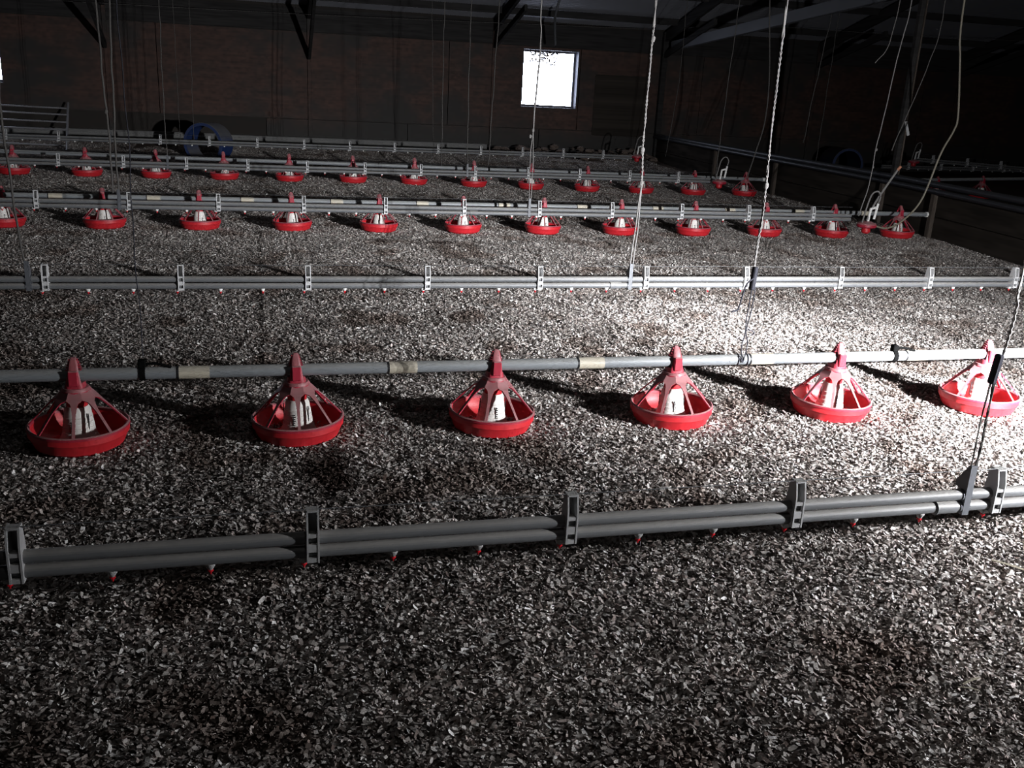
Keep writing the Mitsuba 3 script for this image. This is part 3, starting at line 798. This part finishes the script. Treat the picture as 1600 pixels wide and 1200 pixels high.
part(t, 'tubing', mikit.ply(tube(spline([(6.22, 8.04, 3.2), (6.246, 8.04, 2.25), (6.272, 8.04, 1.92), (6.309, 8.04, 1.76), (6.403, 8.04, 1.25), (6.386, 8.04, 1.10), (6.29, 8.04, 0.887), (6.168, 8.04, 0.45), (5.995, 8.04, 0.243), (5.831, 8.03, 0.172), (5.69, 8.02, 0.189)], 0.03), 0.0095, 10), 'm_hose', smooth=True))
t = thing('water_hose', 'thin dark hose bending down to the small regulator of the fourth drinker line', 'hose')
part(t, 'tubing', mikit.ply(tube(spline([(6.15, 11.59, 3.2), (6.192, 11.59, 2.47), (6.316, 11.59, 1.57), (6.332, 11.59, 1.01), (6.251, 11.59, 0.61), (6.17, 11.59, 0.27)], 0.04), 0.009, 8), 'm_rope_old', smooth=True))
t = thing('breather_tube', 'slanting white tube with an orange tip above the red regulator', 'tube')
part(t, 'tubing', mikit.ply(tube(spline([(5.590, 8.02, 0.25), (5.66, 8.03, 0.42), (5.845, 8.04, 0.72)], 0.03), 0.011, 8), 'm_rope', smooth=True))
part(t, 'tip', mikit.ply(tube([(5.845, 8.04, 0.72), (5.875, 8.04, 0.755)], 0.014, 8), 'm_tip', smooth=True), None, 'orange tip')
t = thing('hanging_cable', 'grey cable hanging from the roof in front of the window top', 'cable')
part(t, 'sheath', mikit.ply(tube(spline([(4.88, 16.3, 2.75), (4.84, 16.4, 2.45), (4.87, 16.5, 2.30), (4.93, 16.6, 1.98)], 0.03), 0.022, 8), 'm_steel', smooth=True))
for lab, p, q in (('upper thin wire strung under the roof along the back wall', (-6, 16.8, 2.15), (7.0, 16.8, 2.36)), ('lower thin wire strung under the roof at the far right', (8.0, 15.5, 2.45), (16.0, 15.5, 2.60))):
    rope(lab, [p, ((p[0] + q[0]) / 2, p[1], (p[2] + q[2]) / 2 - 0.04), q], 0.004, 'm_rope_old', None, 0.0, name='overhead_wire', ctg='wire')

# ------------------------------------------------------------------ partition with rails and steel post
FL = [(6.20, 4.8), (6.45, 6.5), (6.70, 8.50), (6.82, 9.55), (6.95, 12.2), (7.10, 14.4), (7.30, 17.4)]
t = thing('partition_fence', 'low dark board partition with two pipes on top, at the right', 'partition')
for k in range(len(FL) - 1):
    (xa, ya), (xb, yb) = FL[k], FL[k + 1]
    for z0, z1 in ((-0.02, 0.225), (0.232, 0.47)):
        m = beam((xa, ya + 0.01, (z0 + z1) / 2), (xb, yb - 0.01, (z0 + z1) / 2), 0.02, z1 - z0)
        part(t, 'board', mikit.ply(m, 'm_fence'))
for k, (x, y) in enumerate(FL[1:-1]):
    part(t, 'post', mikit.ply(bevel_box(x - 0.055, x - 0.008, y - 0.03, y + 0.03, -0.02, 0.46, 0.004), 'm_post'))
part(t, 'top_rail', mikit.ply(tube(spline([(x - 0.03, y, 0.575 - 0.004 * y + 0.01) for x, y in FL], 0.3), 0.033, 14), 'm_rail', smooth=True))
part(t, 'lower_rail', mikit.ply(tube(spline([(x - 0.055, y, 0.485) for x, y in FL], 0.3), 0.028, 14), 'm_rail', smooth=True))
t = thing('steel_post', 'tall dark steel post rising from the partition to the roof', 'post')
part(t, 'shaft', mikit.ply(bevel_box(6.865, 6.917, 9.50, 9.56, 0.0, EAVE - 0.12 + 8.0 * SLOPE, 0.004), 'm_timber'))
part(t, 'flange', mikit.ply(cat([bevel_box(6.917, 6.935, 9.49, 9.57, 0.0, EAVE - 0.12 + 8.0 * SLOPE, 0.003)]), 'm_post'))
part(t, 'tag', mikit.ply(beam((6.90, 9.488, 1.14), (6.96, 9.488, 0.99), 0.02, 0.03), 'm_clip'), None, 'pale tag')

# ------------------------------------------------------------------ drums, hurdle, odds and ends
def drum(x, y, z, r, length, ang, label, mat='m_blue'):
    t = thing('plastic_drum', label, 'drum')
    m = lathe([(r, 0), (r + 0.008, 0.008), (r + 0.008, 0.04), (r, 0.05), (r + 0.004, length * 0.5), (r, length), (r - 0.02, length), (r - 0.02, 0.03), (r - 0.035, 0.0)], 48)
    M = trimesh.transformations.rotation_matrix(ang, (0, 0, 1)) @ trimesh.transformations.rotation_matrix(-math.pi / 2, (1, 0, 0))
    m.apply_transform(M)
    m.apply_translation((x, y, z))
    part(t, 'shell', mikit.ply(m, mat, smooth=35))
    rim_mat = 'm_blue'
    rim = lathe([(r - 0.036, -0.006), (r + 0.004, -0.006), (r + 0.010, 0.004), (r + 0.004, 0.012), (r - 0.030, 0.012)], 48)
    rim.apply_transform(M); rim.apply_translation((x, y, z))
    part(t, 'rim', mikit.ply(rim, rim_mat, smooth=35), None, 'blue rim of the open end')


drum(-0.85, 15.35, 0.225, 0.30, 0.40, -0.40, 'open blue drum lying on its side by the back wall at the left')
drum(10.55, 16.0, 0.19, 0.29, 0.62, -0.15, 'dark drum lying on its side behind the low partition', 'm_dark_blue')

t = thing('steel_hurdle', 'pale barred hurdle leaning on the back wall at the far left', 'hurdle')
P0, P1 = np.array([-2.84, 15.9, 0.02]), np.array([-3.0, 17.25, 0.66])
Q0, Q1 = P0 + [-2.6, 0, 0.03], P1 + [-2.6, 0, 0.03]
part(t, 'upright', mikit.ply(tube([P0, P1], 0.018, 8), 'm_bar', smooth=40))
part(t, 'upright', mikit.ply(tube([Q0, Q1], 0.018, 8), 'm_bar', smooth=40))
for f in (0.10, 0.26, 0.42, 0.58, 0.74, 0.88):
    part(t, 'bar', mikit.ply(tube([P0 + (P1 - P0) * f, Q0 + (Q1 - Q0) * f], 0.013, 8), 'm_bar', smooth=40))

# cobweb and dirt in the top of the window
wr = np.random.default_rng(8)
out = []
for k in range(46):
    x = 4.70 + 0.55 * wr.beta(1.4, 1.8); z = 1.885 - 0.20 * wr.random() ** 1.8
    q = [(x, 17.42, z)]
    for s_ in range(3): q.append((q[-1][0] + wr.normal(0, 0.025), 17.42 + wr.normal(0, 0.006), q[-1][2] + wr.normal(0, 0.018)))
    out.append(tube(q, 0.005 + 0.006 * wr.random(), 5))
labels['window_1__cobweb'] = {'label': 'dusty dark cobweb across the top of the window', 'kind': 'stuff'}
scene['window_1__cobweb'] = mikit.ply(cat(out), 'm_web')

# crumbly litter clods along the foot of the wall and behind the partition
def clods(key, label, boxes, seed, n):
    r = np.random.default_rng(seed)
    out = []
    for x0, x1, y0, y1, z0, z1 in boxes:
        for k in range(n):
            m = trimesh.creation.icosphere(1, radius=1.0)
            v = m.vertices * (0.6 + 0.8 * meshkit.noise(m.vertices * 1.7 + r.random(3) * 50, seed=1)[:, None]) * r.uniform(0.025, 0.075) * [1.3, 1.0, 0.8]
            m.vertices = v + [r.uniform(x0, x1), r.uniform(y0, y1), z0 + (z1 - z0) * r.random() ** 2]
            out.append(m)
    labels[key] = {'label': label, 'category': 'litter', 'kind': 'stuff'}
    scene[key] = mikit.ply(cat(out), 'm_litter')


clods('litter_clods', 'crumbly brown litter clods heaped along the back wall right of the window', [(4.1, 7.1, 16.9, 17.4, 0.10, 0.24)], 3, 140)

def flake(key, label, x, y, L, W, yaw, z=0.03, curl=0.7, tilt=0.2, cat_='wood flake'):
    s = np.linspace(-0.5, 0.5, 7)
    P = np.array([[(L / curl * math.sin(curl * a), sg * W / 2 * (1 - 0.35 * (2 * a) ** 2), L / curl * (math.cos(curl * a) - 1)) for sg in (-1, 1)] for a in s])
    V = np.concatenate([P.reshape(-1, 3), P.reshape(-1, 3) - [0, 0, 0.0012]])
    F = []
    for k in range(6):
        a = 2 * k
        F += [(a, a + 2, a + 3), (a, a + 3, a + 1), (a + 14, a + 17, a + 16), (a + 14, a + 15, a + 17)]
    m = trimesh.Trimesh(V, F, process=False)
    m.apply_transform(trimesh.transformations.euler_matrix(tilt, 0.1, yaw))
    m.apply_translation((x, y, float(hgt(x, y)) + z))
    k = numbered(key)
    labels[k] = {'label': label, 'category': cat_}
    scene[k] = mikit.ply(m, 'm_clip' if cat_ == 'wood flake' else 'm_hose')


flake('wood_flake', 'large pale wood flake lying between the third feed pan and the nearest drinker line', 1.011, 2.923, 0.026, 0.018, 2.3, 0.022, 0.5, 0.5)
flake('wood_flake', 'large pale curled wood flake at the lower right, left of the forked straw', 1.435, 1.616, 0.036, 0.030, 2.5, 0.024, 0.9, 0.5)
flake('straw', 'pale straw stem lying at the lower right corner of the litter', 1.60, 1.60, 0.075, 0.006, 0.35, 0.026, 0.3, 0.1, 'straw')
flake('straw', 'shorter straw piece beside the pale stem at the lower right', 1.575, 1.575, 0.050, 0.005, -0.35, 0.024, 0.4, 0.1, 'straw')
flake('wood_stick', 'brown stick lying in the litter at the right edge below the nearest drinker line', 2.14, 2.09, 0.11, 0.012, -0.7, 0.024, 0.1, 0.1, 'stick')
